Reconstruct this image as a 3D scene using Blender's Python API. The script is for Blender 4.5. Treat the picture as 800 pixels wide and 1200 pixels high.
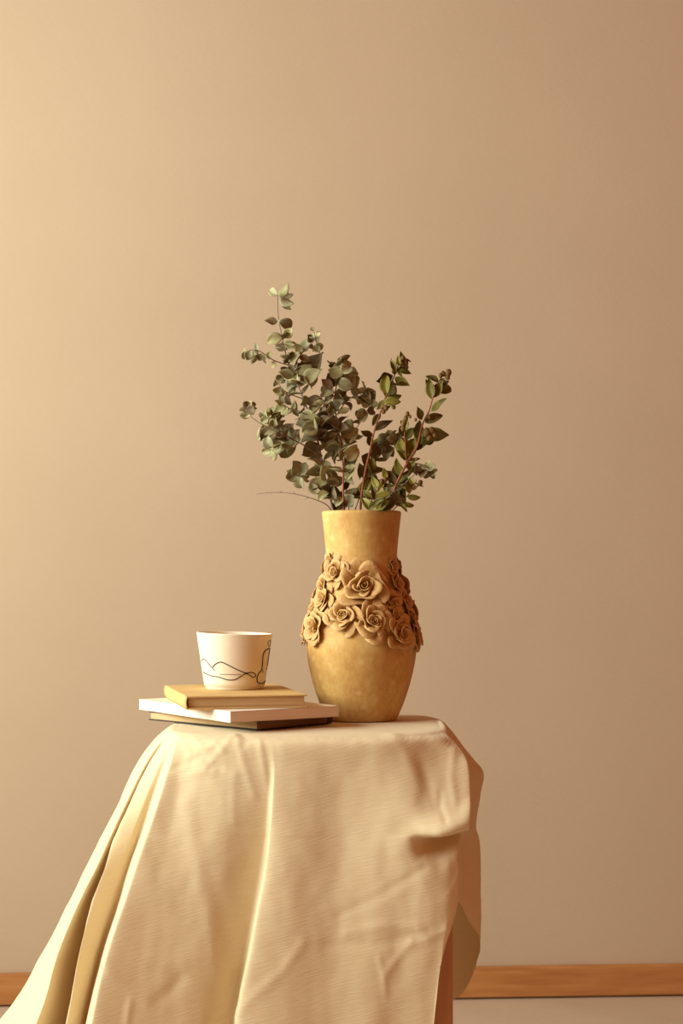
import bpy, math, random
from mathutils import Vector, Matrix, noise
for _o in list(bpy.data.objects): bpy.data.objects.remove(_o)
scene = bpy.context.scene
COL = scene.collection
R = random.Random(7)
PI = math.pi

# ---------------------------------------------------------------- camera
F = 2000.0            # focal length in pixels of an 800x1200 frame
HY = 668.0            # image row of the horizon
ZT = 0.70             # height of the covered table top
ZC = ZT + 0.2106      # eye height
cam = bpy.data.cameras.new('camera'); camo = bpy.data.objects.new('camera', cam); COL.objects.link(camo)
cam.sensor_fit = 'VERTICAL'; cam.sensor_height = 36.0; cam.sensor_width = 24.0
cam.lens = F / 1200 * 36.0
cam.shift_y = (HY - 600) / 1200.0
camo.location = (0, 0, ZC); camo.rotation_euler = (PI / 2, 0, 0)
cam.dof.use_dof = True; cam.dof.focus_distance = 2.32; cam.dof.aperture_fstop = 9.0
scene.camera = camo

# ---------------------------------------------------------------- world, light, exposure
w = bpy.data.worlds.new('room_ambience'); scene.world = w; w.use_nodes = True
bg = w.node_tree.nodes['Background']
bg.inputs[0].default_value = (1.0, 0.27, 0.075, 1); bg.inputs[1].default_value = 0.37
la = bpy.data.lights.new('window_daylight', 'AREA'); la.shape = 'RECTANGLE'
la.size = 1.3; la.size_y = 1.5; la.energy = 158; la.color = (0.95, 1.0, 0.85)
lo = bpy.data.objects.new('window_daylight', la); COL.objects.link(lo)
lo.location = (-1.93, 1.95, 1.55); lo.rotation_euler = (0, -PI / 2, 0)
vs = scene.view_settings
vs.view_transform = 'Standard'; vs.look = 'None'; vs.gamma = 1.0; vs.use_curve_mapping = False
vs.exposure = 0.0

# ---------------------------------------------------------------- helpers
def P(px, py, Y):
    return Vector(((px - 400) * Y / F, Y, ZC - (py - HY) * Y / F))

def mesh(name, verts, faces, smooth=True, uv=None):
    me = bpy.data.meshes.new(name)
    me.from_pydata([tuple(v) for v in verts], [], faces); me.update()
    if smooth: me.polygons.foreach_set('use_smooth', [True] * len(me.polygons))
    if uv:
        ul = me.uv_layers.new(name='UVMap')
        for l in me.loops: ul.data[l.index].uv = uv[l.vertex_index]
    return me

def obj(name, me, mat=None, parent=None, loc=None, label=None, kind=None):
    o = bpy.data.objects.new(name, me)
    if mat and me and not me.materials: me.materials.append(mat)
    COL.objects.link(o)
    if parent: o.parent = parent
    if loc is not None: o.location = loc
    if label: o['label'] = label
    if kind: o['kind'] = kind
    return o

def thing(name, label, cat, loc=(0, 0, 0), rz=0, group=None):
    o = bpy.data.objects.new(name, None); o.empty_display_size = 0.02
    COL.objects.link(o); o.location = loc; o.rotation_euler = (0, 0, rz)
    o['label'] = label; o['category'] = cat
    if group: o['group'] = group
    return o

class MB:
    def __init__(s): s.v = []; s.f = []
    def add(s, vs_, fs):
        n = len(s.v); s.v += [Vector(v) for v in vs_]; s.f += [tuple(i + n for i in f) for f in fs]
    def box(s, x0, x1, y0, y1, z0, z1):
        s.add([(x0,y0,z0),(x1,y0,z0),(x1,y1,z0),(x0,y1,z0),(x0,y0,z1),(x1,y0,z1),(x1,y1,z1),(x0,y1,z1)],
              [(0,3,2,1),(4,5,6,7),(0,1,5,4),(1,2,6,5),(2,3,7,6),(3,0,4,7)])
    def tube(s, pts, rads, n=6):
        pts = [Vector(p) for p in pts]; rings = []; ref = Vector((0.31, 0.9, 0.2)).normalized()
        for i, p in enumerate(pts):
            t = (pts[min(i+1, len(pts)-1)] - pts[max(i-1, 0)]).normalized()
            a = (ref - t * ref.dot(t)).normalized(); b = t.cross(a); ref = a
            rr = rads[i] if isinstance(rads, (list, tuple)) else rads
            rings.append([p + (a * math.cos(2*PI*k/n) + b * math.sin(2*PI*k/n)) * rr for k in range(n)])
        vs_ = [v for r in rings for v in r]; fs = []
        for i in range(len(pts) - 1):
            for k in range(n):
                fs.append((i*n+k, i*n+(k+1)%n, (i+1)*n+(k+1)%n, (i+1)*n+k))
        fs.append(tuple(range(n-1, -1, -1))); fs.append(tuple((len(pts)-1)*n+k for k in range(n)))
        s.add(vs_, fs)
    def ball(s, c, r, n=8, m=5, sq=(1,1,1)):
        c = Vector(c); vs_ = [c + Vector((0,0,-r*sq[2]))]
        for j in range(1, m):
            a = -PI/2 + PI*j/m
            for k in range(n):
                b = 2*PI*k/n
                vs_.append(c + Vector((r*math.cos(a)*math.cos(b)*sq[0], r*math.cos(a)*math.sin(b)*sq[1], r*math.sin(a)*sq[2])))
        vs_.append(c + Vector((0,0,r*sq[2]))); fs = []
        for k in range(n): fs.append((0, 1+(k+1)%n, 1+k))
        for j in range(m-2):
            for k in range(n):
                fs.append((1+j*n+k, 1+j*n+(k+1)%n, 1+(j+1)*n+(k+1)%n, 1+(j+1)*n+k))
        L = len(vs_)-1
        for k in range(n): fs.append((1+(m-2)*n+k, 1+(m-2)*n+(k+1)%n, L))
        s.add(vs_, fs)
    def sheet(s, grid, th):
        """closed thin sheet from a grid of points (rows x cols)"""
        nr, nc = len(grid), len(grid[0]); g = [[Vector(p) for p in r] for r in grid]; top = []; bot = []
        for i in range(nr):
            for j in range(nc):
                du = g[min(i+1,nr-1)][j] - g[max(i-1,0)][j]; dv = g[i][min(j+1,nc-1)] - g[i][max(j-1,0)]
                n_ = du.cross(dv); n_ = n_.normalized() if n_.length > 1e-12 else Vector((0,0,1))
                top.append(g[i][j] + n_*th/2); bot.append(g[i][j] - n_*th/2)
        N = nr*nc; fs = []
        for i in range(nr-1):
            for j in range(nc-1):
                a = i*nc+j; fs.append((a, a+nc, a+nc+1, a+1)); fs.append((N+a, N+a+1, N+a+nc+1, N+a+nc))
        edge = [j for j in range(nc)] + [i*nc+nc-1 for i in range(1,nr)] + [(nr-1)*nc+j for j in range(nc-2,-1,-1)] + [i*nc for i in range(nr-2,0,-1)]
        for k in range(len(edge)):
            a, b = edge[k], edge[(k+1)%len(edge)]; fs.append((a, b, N+b, N+a))
        s.add(top+bot, fs)
    def mesh(s, name, smooth=True): return mesh(name, s.v, s.f, smooth)

def bevel(o, wd, seg=2, ang=0.6):
    m = o.modifiers.new('bevel', 'BEVEL'); m.width = wd; m.segments = seg; m.limit_method = 'ANGLE'; m.angle_limit = ang
    return o

def cr(p0, p1, p2, p3, t):
    return 0.5*((2*p1) + (p2-p0)*t + (2*p0-5*p1+4*p2-p3)*t*t + (3*p1-p0-3*p2+p3)*t*t*t)

def spline(pts, k, closed=False):
    n = len(pts); out = []
    for i in range(n if closed else n-1):
        if closed: a, b, c, d = pts[i-1], pts[i], pts[(i+1)%n], pts[(i+2)%n]
        else: a, b, c, d = pts[max(i-1,0)], pts[i], pts[i+1], pts[min(i+2,n-1)]
        for j in range(k): out.append(cr(a, b, c, d, j/k))
    if not closed: out.append(pts[-1])
    return out

# ---------------------------------------------------------------- materials
def mat(name, col, rough=0.7, spec=0.3):
    m = bpy.data.materials.new(name); m.use_nodes = True
    b = m.node_tree.nodes['Principled BSDF']
    b.inputs['Base Color'].default_value = (*col, 1); b.inputs['Roughness'].default_value = rough
    b.inputs['Specular IOR Level'].default_value = spec
    return m, m.node_tree.nodes, m.node_tree.links, b

def ramp(N, stops):
    r = N.new('ShaderNodeValToRGB'); e = r.color_ramp.elements
    while len(e) < len(stops): e.new(0.5)
    for i, (p, c) in enumerate(stops): e[i].position = p; e[i].color = (*c, 1)
    return r

def noisy(name, stops, scale, rough=0.7, spec=0.3, stretch=(1,1,1), detail=5, bump=0.0, bscale=None, bdist=0.001, coord='Object', bstretch=(1,1,1)):
    m, N, L, b = mat(name, stops[0][1], rough, spec)
    tc = N.new('ShaderNodeTexCoord'); mp = N.new('ShaderNodeMapping'); mp.inputs['Scale'].default_value = stretch
    L.new(tc.outputs[coord], mp.inputs[0])
    n = N.new('ShaderNodeTexNoise'); n.inputs['Scale'].default_value = scale; n.inputs['Detail'].default_value = detail
    L.new(mp.outputs[0], n.inputs['Vector']); r = ramp(N, stops); L.new(n.outputs[0], r.inputs[0]); L.new(r.outputs[0], b.inputs['Base Color'])
    if bump:
        mp2 = N.new('ShaderNodeMapping'); mp2.inputs['Scale'].default_value = bstretch; L.new(tc.outputs[coord], mp2.inputs[0])
        n2 = N.new('ShaderNodeTexNoise'); n2.inputs['Scale'].default_value = bscale or scale; n2.inputs['Detail'].default_value = 4
        L.new(mp2.outputs[0], n2.inputs['Vector']); bp = N.new('ShaderNodeBump'); bp.inputs['Strength'].default_value = bump; bp.inputs['Distance'].default_value = bdist
        L.new(n2.outputs[0], bp.inputs['Height']); L.new(bp.outputs[0], b.inputs['Normal'])
    return m

M_wall = noisy('wall_plaster', [(0.3,(0.505,0.40,0.292)),(0.7,(0.53,0.42,0.31))], 3.0, 0.92, 0.1, bump=0.25, bscale=90, bdist=0.002, bstretch=(1,1,4))
M_floor = noisy('floor_lino', [(0.3,(0.50,0.40,0.30)),(0.7,(0.56,0.455,0.345))], 6.0, 0.8, 0.2, bump=0.3, bscale=25, bdist=0.003)
M_pine = noisy('pine_wood', [(0.25,(0.36,0.14,0.042)),(0.5,(0.44,0.19,0.06)),(0.75,(0.52,0.25,0.09))], 6.0, 0.45, 0.4, stretch=(1.2,12,14), bump=0.1, bscale=30, bstretch=(1,12,12))
M_tablewood = noisy('table_wood', [(0.25,(0.42,0.20,0.10)),(0.75,(0.58,0.30,0.16))], 6.0, 0.5, 0.3, stretch=(14,14,1.2))
M_frame = noisy('painted_frame', [(0.3,(0.75,0.66,0.52)),(0.7,(0.80,0.71,0.57))], 8.0, 0.5, 0.3)
M_dark = noisy('dark_cover', [(0.3,(0.018,0.016,0.018)),(0.7,(0.035,0.03,0.03))], 60, 0.6, 0.3, bump=0.2, bscale=300)
M_tan = noisy('tan_book_cloth', [(0.3,(0.56,0.37,0.15)),(0.7,(0.66,0.46,0.20))], 25, 0.8, 0.2, bump=0.35, bscale=500, bdist=0.0005)
M_white = noisy('white_card', [(0.3,(0.80,0.74,0.64)),(0.7,(0.84,0.78,0.68))], 20, 0.6, 0.25)
def pages(name, a, b):
    return noisy(name, [(0.3,a),(0.7,b)], 4.0, 0.9, 0.1, stretch=(1,1,400), detail=2, bump=0.3, bscale=4, bdist=0.0006, bstretch=(1,1,400))
M_pg_old = pages('aged_pages', (0.50,0.34,0.17), (0.66,0.47,0.25))
M_pg_white = pages('white_pages', (0.80,0.70,0.62), (0.90,0.80,0.72))
M_pg_tan = pages('tan_pages', (0.50,0.34,0.19), (0.62,0.44,0.26))
M_spine = noisy('brown_spine', [(0.3,(0.17,0.085,0.045)),(0.7,(0.22,0.115,0.06))], 40, 0.75, 0.2, bump=0.2, bscale=400)
M_ink = mat('brushed_black_line', (0.03,0.018,0.012), 0.6, 0.3)[0]
M_glaze = noisy('cream_glaze', [(0.35,(0.80,0.72,0.58)),(0.65,(0.85,0.77,0.63))], 30, 0.35, 0.45, bump=0.08, bscale=60)
M_bark_grey = noisy('grey_bark', [(0.3,(0.16,0.11,0.10)),(0.7,(0.30,0.22,0.20))], 200, 0.8, 0.2)
M_bark_red = noisy('red_bark', [(0.3,(0.20,0.055,0.03)),(0.7,(0.36,0.12,0.06))], 200, 0.6, 0.3)

def leafmat(name, cols, rough=0.55):
    m, N, L, b = mat(name, cols[0], rough, 0.3)
    oi = N.new('ShaderNodeObjectInfo')
    r = ramp(N, [(i/(len(cols)-1), c) for i, c in enumerate(cols)])
    tc = N.new('ShaderNodeTexCoord'); n = N.new('ShaderNodeTexNoise'); n.inputs['Scale'].default_value = 2.5
    L.new(tc.outputs['Object'], n.inputs['Vector'])
    mx = N.new('ShaderNodeMath'); mx.operation = 'MULTIPLY_ADD'; mx.inputs[1].default_value = 0.5; mx.inputs[2].default_value = -0.25
    L.new(n.outputs[0], mx.inputs[0]); ad = N.new('ShaderNodeMath'); ad.operation = 'ADD'; ad.use_clamp = True
    L.new(mx.outputs[0], ad.inputs[0]); L.new(oi.outputs['Random'], ad.inputs[1])
    L.new(ad.outputs[0], r.inputs[0]); L.new(r.outputs[0], b.inputs['Base Color'])
    tr = N.new('ShaderNodeBsdfTranslucent'); L.new(r.outputs[0], tr.inputs[0]); ms = N.new('ShaderNodeMixShader'); ms.inputs[0].default_value = 0.25
    L.new(b.outputs[0], ms.inputs[1]); L.new(tr.outputs[0], ms.inputs[2]); L.new(ms.outputs[0], N['Material Output'].inputs['Surface'])
    return m
M_euc = leafmat('eucalyptus_leaf', [(0.19,0.125,0.07),(0.24,0.205,0.095),(0.36,0.335,0.17),(0.54,0.50,0.26),(0.37,0.365,0.235),(0.27,0.245,0.11),(0.22,0.15,0.085)])
M_myr = leafmat('green_leaf', [(0.10,0.08,0.02),(0.18,0.165,0.03),(0.29,0.25,0.045),(0.16,0.145,0.03),(0.15,0.095,0.03)], 0.45)
M_bud = noisy('brown_bud', [(0.3,(0.10,0.05,0.02)),(0.7,(0.20,0.13,0.04))], 150, 0.7, 0.2)

# clay of the vase: ochre wash with rubbed blotches
def claymat():
    m, N, L, b = mat('ochre_clay', (0.6,0.4,0.15), 0.6, 0.3)
    tc = N.new('ShaderNodeTexCoord')
    mp = N.new('ShaderNodeMapping'); mp.inputs['Scale'].default_value = (1,1,0.6); L.new(tc.outputs['Object'], mp.inputs[0])
    n = N.new('ShaderNodeTexNoise'); n.inputs['Scale'].default_value = 24; n.inputs['Detail'].default_value = 8; n.inputs['Roughness'].default_value = 0.78
    L.new(mp.outputs[0], n.inputs['Vector'])
    r = ramp(N, [(0.34,(0.42,0.21,0.065)),(0.46,(0.53,0.31,0.10)),(0.55,(0.59,0.38,0.125)),(0.66,(0.68,0.50,0.22))]); L.new(n.outputs[0], r.inputs[0])
    v = N.new('ShaderNodeTexVoronoi'); v.inputs['Scale'].default_value = 42; L.new(tc.outputs['Object'], v.inputs['Vector'])
    r2 = ramp(N, [(0.10,(1,1,1)),(0.24,(0,0,0))]); L.new(v.outputs['Distance'], r2.inputs[0])
    mx = N.new('ShaderNodeMix'); mx.data_type = 'RGBA'; L.new(r.outputs[0], mx.inputs[6]); mx.inputs[7].default_value = (0.72,0.54,0.27,1)
    ml = N.new('ShaderNodeMath'); ml.operation = 'MULTIPLY'; ml.inputs[1].default_value = 0.45; L.new(r2.outputs[0], ml.inputs[0]); L.new(ml.outputs[0], mx.inputs[0])
    L.new(mx.outputs[2], b.inputs['Base Color'])
    n3 = N.new('ShaderNodeTexNoise'); n3.inputs['Scale'].default_value = 120; L.new(tc.outputs['Object'], n3.inputs['Vector'])
    bp = N.new('ShaderNodeBump'); bp.inputs['Strength'].default_value = 0.25; bp.inputs['Distance'].default_value = 0.001
    L.new(n3.outputs[0], bp.inputs['Height']); L.new(bp.outputs[0], b.inputs['Normal'])
    return m
M_clay = claymat()
M_rose = noisy('clay_rose', [(0.3,(0.37,0.19,0.055)),(0.55,(0.47,0.265,0.08)),(0.75,(0.56,0.35,0.125))], 3.0, 0.6, 0.3, bump=0.15, bscale=9, bdist=0.03)
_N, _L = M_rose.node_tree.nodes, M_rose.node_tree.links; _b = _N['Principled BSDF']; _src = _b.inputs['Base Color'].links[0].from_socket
_at = _N.new('ShaderNodeAttribute'); _at.attribute_name = 'rim_pale'; _mx = _N.new('ShaderNodeMix'); _mx.data_type = 'RGBA'
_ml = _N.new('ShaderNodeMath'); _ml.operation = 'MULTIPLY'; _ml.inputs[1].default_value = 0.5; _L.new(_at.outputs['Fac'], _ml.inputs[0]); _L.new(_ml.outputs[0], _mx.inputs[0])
_L.new(_src, _mx.inputs[6]); _mx.inputs[7].default_value = (0.82,0.57,0.29,1); _L.new(_mx.outputs[2], _b.inputs['Base Color'])      # paler colour mixed in towards the petal rims

def clothmat():
    m, N, L, b = mat('cream_cotton', (0.76,0.64,0.44), 0.95, 0.08)
    b.inputs['Sheen Weight'].default_value = 0.1
    tc = N.new('ShaderNodeTexCoord')
    n0 = N.new('ShaderNodeTexNoise'); n0.inputs['Scale'].default_value = 5; L.new(tc.outputs['UV'], n0.inputs['Vector'])
    r0 = ramp(N, [(0.3,(0.81,0.69,0.465)),(0.7,(0.85,0.73,0.51))]); L.new(n0.outputs[0], r0.inputs[0])
    def st(rot, sc, stretch):
        mp = N.new('ShaderNodeMapping'); mp.inputs['Rotation'].default_value = (0,0,rot); mp.vector_type = 'POINT'
        L.new(tc.outputs['UV'], mp.inputs[0])
        mp2 = N.new('ShaderNodeMapping'); mp2.inputs['Scale'].default_value = stretch; L.new(mp.outputs[0], mp2.inputs[0])
        n = N.new('ShaderNodeTexNoise'); n.inputs['Scale'].default_value = sc; n.inputs['Detail'].default_value = 2; L.new(mp2.outputs[0], n.inputs['Vector'])
        return n
    a = st(math.radians(-17), 46, (1,12,1)); c = st(math.radians(-17), 40, (9,1,1))
    ad = N.new('ShaderNodeMath'); ad.operation = 'MULTIPLY_ADD'; ad.inputs[1].default_value = 0.18
    L.new(c.outputs[0], ad.inputs[0]); L.new(a.outputs[0], ad.inputs[2])
    bp = N.new('ShaderNodeBump'); bp.inputs['Strength'].default_value = 0.4; bp.inputs['Distance'].default_value = 0.0010
    L.new(ad.outputs[0], bp.inputs['Height']); L.new(bp.outputs[0], b.inputs['Normal'])
    r1 = ramp(N, [(0.3,(0.93,0.92,0.90)),(0.8,(1,1,1))]); L.new(a.outputs[0], r1.inputs[0])
    mx = N.new('ShaderNodeMix'); mx.data_type = 'RGBA'; mx.blend_type = 'MULTIPLY'; mx.inputs[0].default_value = 1
    L.new(r0.outputs[0], mx.inputs[6]); L.new(r1.outputs[0], mx.inputs[7]); L.new(mx.outputs[2], b.inputs['Base Color'])
    tr = N.new('ShaderNodeBsdfTranslucent'); tr.inputs[0].default_value = (0.82,0.57,0.29,1); L.new(bp.outputs[0], tr.inputs['Normal'])
    ms = N.new('ShaderNodeMixShader'); ms.inputs[0].default_value = 0.17; out = N['Material Output']
    L.new(b.outputs[0], ms.inputs[1]); L.new(tr.outputs[0], ms.inputs[2]); L.new(ms.outputs[0], out.inputs['Surface'])
    return m
M_cloth = clothmat()

# ---------------------------------------------------------------- setting
WA = Vector((-0.714, 3.569)); WB = Vector((0.7316, 3.658)); wd = (WB - WA).normalized(); wn = Vector((wd.y, -wd.x))  # towards the camera
wang = math.atan2(wd.y, wd.x)
CORN = WA + wd * (-2.3 + 0.714)    # the back-left corner
def wall_pt(t, out=0.0): q = CORN + wd*t + wn*out; return q
def setting_box(name, x0, x1, y0, y1, z0, z1, m, bev=0):
    b = MB(); b.box(x0,x1,y0,y1,z0,z1)
    o = obj(name, b.mesh(name, False), m, kind='structure')
    o.location = (CORN.x, CORN.y, 0); o.rotation_euler = (0,0,wang)
    if bev: bevel(o, bev)
    return o
setting_box('wall_back', -0.1, 6.5, 0.0, 0.1, 0, 3.4, M_wall)
bb = setting_box('baseboard_back', 0.001, 6.5, -0.016, -0.0005, 0.004, 0.069, M_pine, 0.003)
setting_box('floor', -0.1, 6.5, -4.6, 0.1, -0.05, 0, M_floor)
# left wall with its window opening
b = MB(); y0, y1 = -3.0, -0.75; z0, z1 = 1.0, 2.45
b.box(-0.1,0,-4.6,y0,0,3.0); b.box(-0.1,0,y1,0,0,3.0); b.box(-0.1,0,y0,y1,0,z0); b.box(-0.1,0,y0,y1,z1,3.0)
wl = obj('wall_left', b.mesh('wall_left', False), M_wall, kind='structure'); wl.location = (CORN.x, CORN.y, 0); wl.rotation_euler = (0,0,wang)
wf = MB(); t = 0.04
wf.box(-0.09,-0.03,y0,y1,z0,z0+t); wf.box(-0.09,-0.03,y0,y1,z1-t,z1); wf.box(-0.09,-0.03,y0,y0+t,z0+t,z1-t); wf.box(-0.09,-0.03,y1-t,y1,z0+t,z1-t)
wo = obj('window_1', wf.mesh('window_1', False), M_frame, kind='structure'); wo.location = wl.location; wo.rotation_euler = wl.rotation_euler
la.size, la.size_y = 1.370, 2.170      # Z extent, Y extent of the opening
ctr = Matrix.Rotation(wang, 3, 'Z') @ Vector((0.005, (y0+y1)/2, 0))
lo.location = (CORN.x + ctr.x, CORN.y + ctr.y, (z0+z1)/2); lo.rotation_euler = (0, -PI/2, wang)

# ---------------------------------------------------------------- table
TC = Vector((-0.045, 2.345)); HX, HYY, SN = 0.193, 0.172, 3.6
def rim(th, k=1.0):
    c, s_ = math.cos(th), math.sin(th)
    rr = 1.0 / ((abs(c)/HX)**SN + (abs(s_)/HYY)**SN)**(1/SN)
    return Vector((TC.x + c*rr*k, TC.y + s_*rr*k))
tb = thing('side_table', 'small wooden table hidden under the cream cloth, one leg showing at lower right', 'table', (TC.x, TC.y, 0))
NT = 64; b = MB(); zt1 = ZT - 0.003; zt0 = zt1 - 0.022
vv = []
for z, k in ((zt0, 0.97), (zt1-0.005, 0.97), (zt1, 0.945)):
    for i in range(NT):
        q = rim(2*PI*i/NT, k) - TC; vv.append((q.x, q.y, z))
ff = [tuple(range(NT-1,-1,-1)), tuple(2*NT+i for i in range(NT))]
for r_ in range(2):
    for i in range(NT): ff.append((r_*NT+i, r_*NT+(i+1)%NT, (r_+1)*NT+(i+1)%NT, (r_+1)*NT+i))
b.add(vv, ff); obj('tabletop', b.mesh('tabletop', False), M_tablewood, tb)
LX0, LX1, LY0, LY1 = -0.165, 0.1905, -0.118, 0.118
for sx in (LX0, LX1-0.042):
    for sy in (LY0, LY1-0.042):
        b = MB(); b.box(sx, sx+0.042, sy, sy+0.042, 0, zt0)
        bevel(obj('leg', b.mesh('leg', False), M_tablewood, tb), 0.002)
for (a0,a1,b0,b1) in ((LX0+.042,LX1-.042,LY0+.012,LY0+.03),(LX0+.042,LX1-.042,LY1-.03,LY1-.012),(LX0+.012,LX0+.03,LY0+.042,LY1-.042),(LX1-.03,LX1-.012,LY0+.042,LY1-.042)):
    b = MB(); b.box(a0,a1,b0,b1,zt0-0.06,zt0); obj('apron', b.mesh('apron', False), M_tablewood, tb)

# ---------------------------------------------------------------- tablecloth: columns of control points (px, py, depth), rim first
def col(pxs, pys, Ys): return list(zip(pxs, pys, Ys))
PY = [857, 872, 900, 945, 975, 986, 1015, 1060, 1120, 1200, 1360]
C = []
C.append(col([192,181,159,136,121,115,101,80,49,-2,-150], [847,866,897,945,975,986,1015,1060,1120,1197,1345], [2.37,2.39,2.40,2.41,2.42,2.42,2.42,2.42,2.42,2.42,2.42]))
C.append(col([196,183,163,141,126,121,108,86,59,24,-80], [850,867,898,945,975,986,1015,1060,1120,1200,1350], [2.33,2.34,2.345,2.345,2.345,2.345,2.34,2.335,2.33,2.32,2.30]))
C.append(col([198,187,168,146,132,127,114,92,68,44,-20], [852,869,900,945,975,986,1015,1060,1120,1200,1350], [2.31,2.31,2.305,2.295,2.29,2.287,2.28,2.27,2.26,2.25,2.24]))
C.append(col([200,191,175,158,146,142,130,113,98,86,50], [853,870,900,945,975,986,1015,1060,1120,1200,1350], [2.295,2.305,2.32,2.34,2.35,2.355,2.36,2.37,2.375,2.38,2.38]))
C.append(col([201,189,171,150,137,132,123,107,92,78,46], [854,870,900,945,975,986,1015,1060,1120,1200,1350], [2.275,2.27,2.265,2.255,2.25,2.248,2.24,2.235,2.225,2.215,2.20]))
C.append(col([203,195,183,166,155,151,140,126,110,92,62], [855,872,900,945,975,986,1015,1060,1120,1200,1350], [2.25,2.245,2.245,2.245,2.245,2.245,2.245,2.245,2.24,2.235,2.22]))
C.append(col([205,199,191,175,165,161,151,137,118,100,70], [856,873,900,945,975,986,1015,1060,1120,1200,1350], [2.235,2.235,2.24,2.245,2.248,2.25,2.252,2.255,2.255,2.25,2.24]))
C.append(col([209,206,198,184,174,170,160,145,125,107,80], PY, [2.215,2.200,2.19,2.182,2.178,2.175,2.168,2.158,2.148,2.138,2.12]))
C.append(col([220,220,216,207,200,198,191,180,166,152,135], PY, [2.20,2.192,2.186,2.182,2.178,2.176,2.170,2.162,2.154,2.146,2.13]))
C.append(col([238,238,236,232,229,227,223,214,204,194,180], PY, [2.19,2.18,2.176,2.176,2.174,2.173,2.170,2.166,2.160,2.154,2.14]))
C.append(col([268,269,269,267,265,264,261,254,246,236,220], PY, [2.18,2.168,2.166,2.167,2.168,2.168,2.168,2.168,2.166,2.164,2.15]))
C.append(col([306,309,314,312.5,310.5,309.5,305.5,297.5,286.5,272.5,252], PY, [2.174,2.162,2.161,2.168,2.174,2.177,2.181,2.185,2.188,2.188,2.18]))
C.append(col([318,320,322,319,316,315,311,303,292,278,258], PY, [2.172,2.16,2.157,2.157,2.157,2.156,2.154,2.151,2.147,2.143,2.13]))
C.append(col([345,346,347,346,345,345,343,338,332,325,315], PY, [2.17,2.158,2.155,2.155,2.153,2.153,2.151,2.148,2.145,2.14,2.13]))
C.append(col([395,395,396,397,397,397,396,394,391,387,380], PY, [2.17,2.158,2.157,2.159,2.160,2.160,2.159,2.157,2.154,2.150,2.14]))
C.append(col([440,441,443,445,446,446,445,442,438,433,424], PY, [2.172,2.16,2.156,2.154,2.153,2.153,2.153,2.153,2.152,2.149,2.14]))
C.append(col([464,467,473,478,481,481,479,475,470,464,455], PY, [2.178,2.166,2.158,2.150,2.146,2.147,2.149,2.152,2.154,2.153,2.145]))
C.append(col([482,487,495,499,500,498,497,496,495,492,485], [857,872,900,945,977,985,1012,1060,1120,1200,1330], [2.186,2.174,2.165,2.151,2.139,2.172,2.150,2.150,2.153,2.153,2.148]))
C.append(col([497,504,514,518,517,513,513,512,511,509,505], [857,871,898,945,978.5,981,1012,1055,1105,1165,1225], [2.196,2.184,2.169,2.150,2.133,2.190,2.155,2.151,2.154,2.154,2.152]))
C.append(col([512,520,533,537,535,529,527,527,525,521,516], [856,869,894,940,974.5,977,1008,1040,1070,1100,1132], [2.21,2.195,2.172,2.152,2.134,2.196,2.160,2.154,2.155,2.155,2.154]))
C.append(col([519,530,547,551,550,540,538,538,537,535,531], [853,867,891,930,970,974,1000,1020,1040,1060,1076], [2.235,2.212,2.176,2.158,2.140,2.198,2.172,2.162,2.162,2.162,2.161]))
C.append(col([524,533,550,551.5,551,546,542,542,542,541,538], [850,868,893,930,969,978,1000,1018,1032,1046,1058], [2.27,2.255,2.225,2.215,2.205,2.235,2.245,2.245,2.245,2.245,2.245]))
C.append(col([527,543,558,557,555,554,551,550,549,548,547], [848,879,899,930,968,980,1000,1020,1040,1060,1076], [2.32,2.305,2.295,2.295,2.30,2.30,2.30,2.30,2.30,2.30,2.31]))
C.append(col([528,550,566.5,563,558,561,563.5,564,563.5,563,561.5], [846,887,904.5,932,968,980,995,1020,1050,1075,1097], [2.36,2.355,2.35,2.35,2.35,2.355,2.36,2.36,2.365,2.37,2.38]))
C.append(col([526,533,552,556,556,557,558,559,561,561,560], [842,860,893,930,965,978,1000,1030,1065,1098,1122], [2.43,2.44,2.45,2.455,2.46,2.46,2.465,2.47,2.475,2.475,2.48]))
C.append(col([508,518,530,538,540,540,541,542,541,539,534], [838,858,892,935,970,985,1010,1045,1090,1135,1170], [2.49,2.51,2.52,2.525,2.53,2.53,2.535,2.535,2.54,2.54,2.54]))
back = lambda p, d, h: col([p + d*k/10 for k in range(11)], [836,856,890,930,965,985,1010,1050,1100,h-40,h], [2.51,2.545,2.555,2.555,2.56,2.56,2.56,2.565,2.57,2.575,2.58])
C.append(back(450, 5, 1185)); C.append(col(*zip(*[(p_, y_, Y_ + (0.02 if i_ > 1 else 0)) for i_, (p_, y_, Y_) in enumerate(back(380, -5, 1200))])))
C.append(back(300, -15, 1220)); C.append(col(*zip(*[(p_, y_, Y_ + (0.02 if i_ > 1 else 0)) for i_, (p_, y_, Y_) in enumerate(back(240, -60, 1260))])))
C.append(col([206,198,180,160,148,144,132,114,90,50,-60], [840,860,892,935,970,985,1012,1055,1115,1195,1330], [2.49,2.51,2.53,2.54,2.54,2.54,2.54,2.54,2.54,2.53,2.52]))
C.append(col([196,187,170,149,136,131,118,98,70,26,-95], [843,863,895,942,973,986,1014,1058,1118,1197,1340], [2.44,2.45,2.46,2.47,2.475,2.475,2.475,2.475,2.475,2.47,2.46]))

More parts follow.
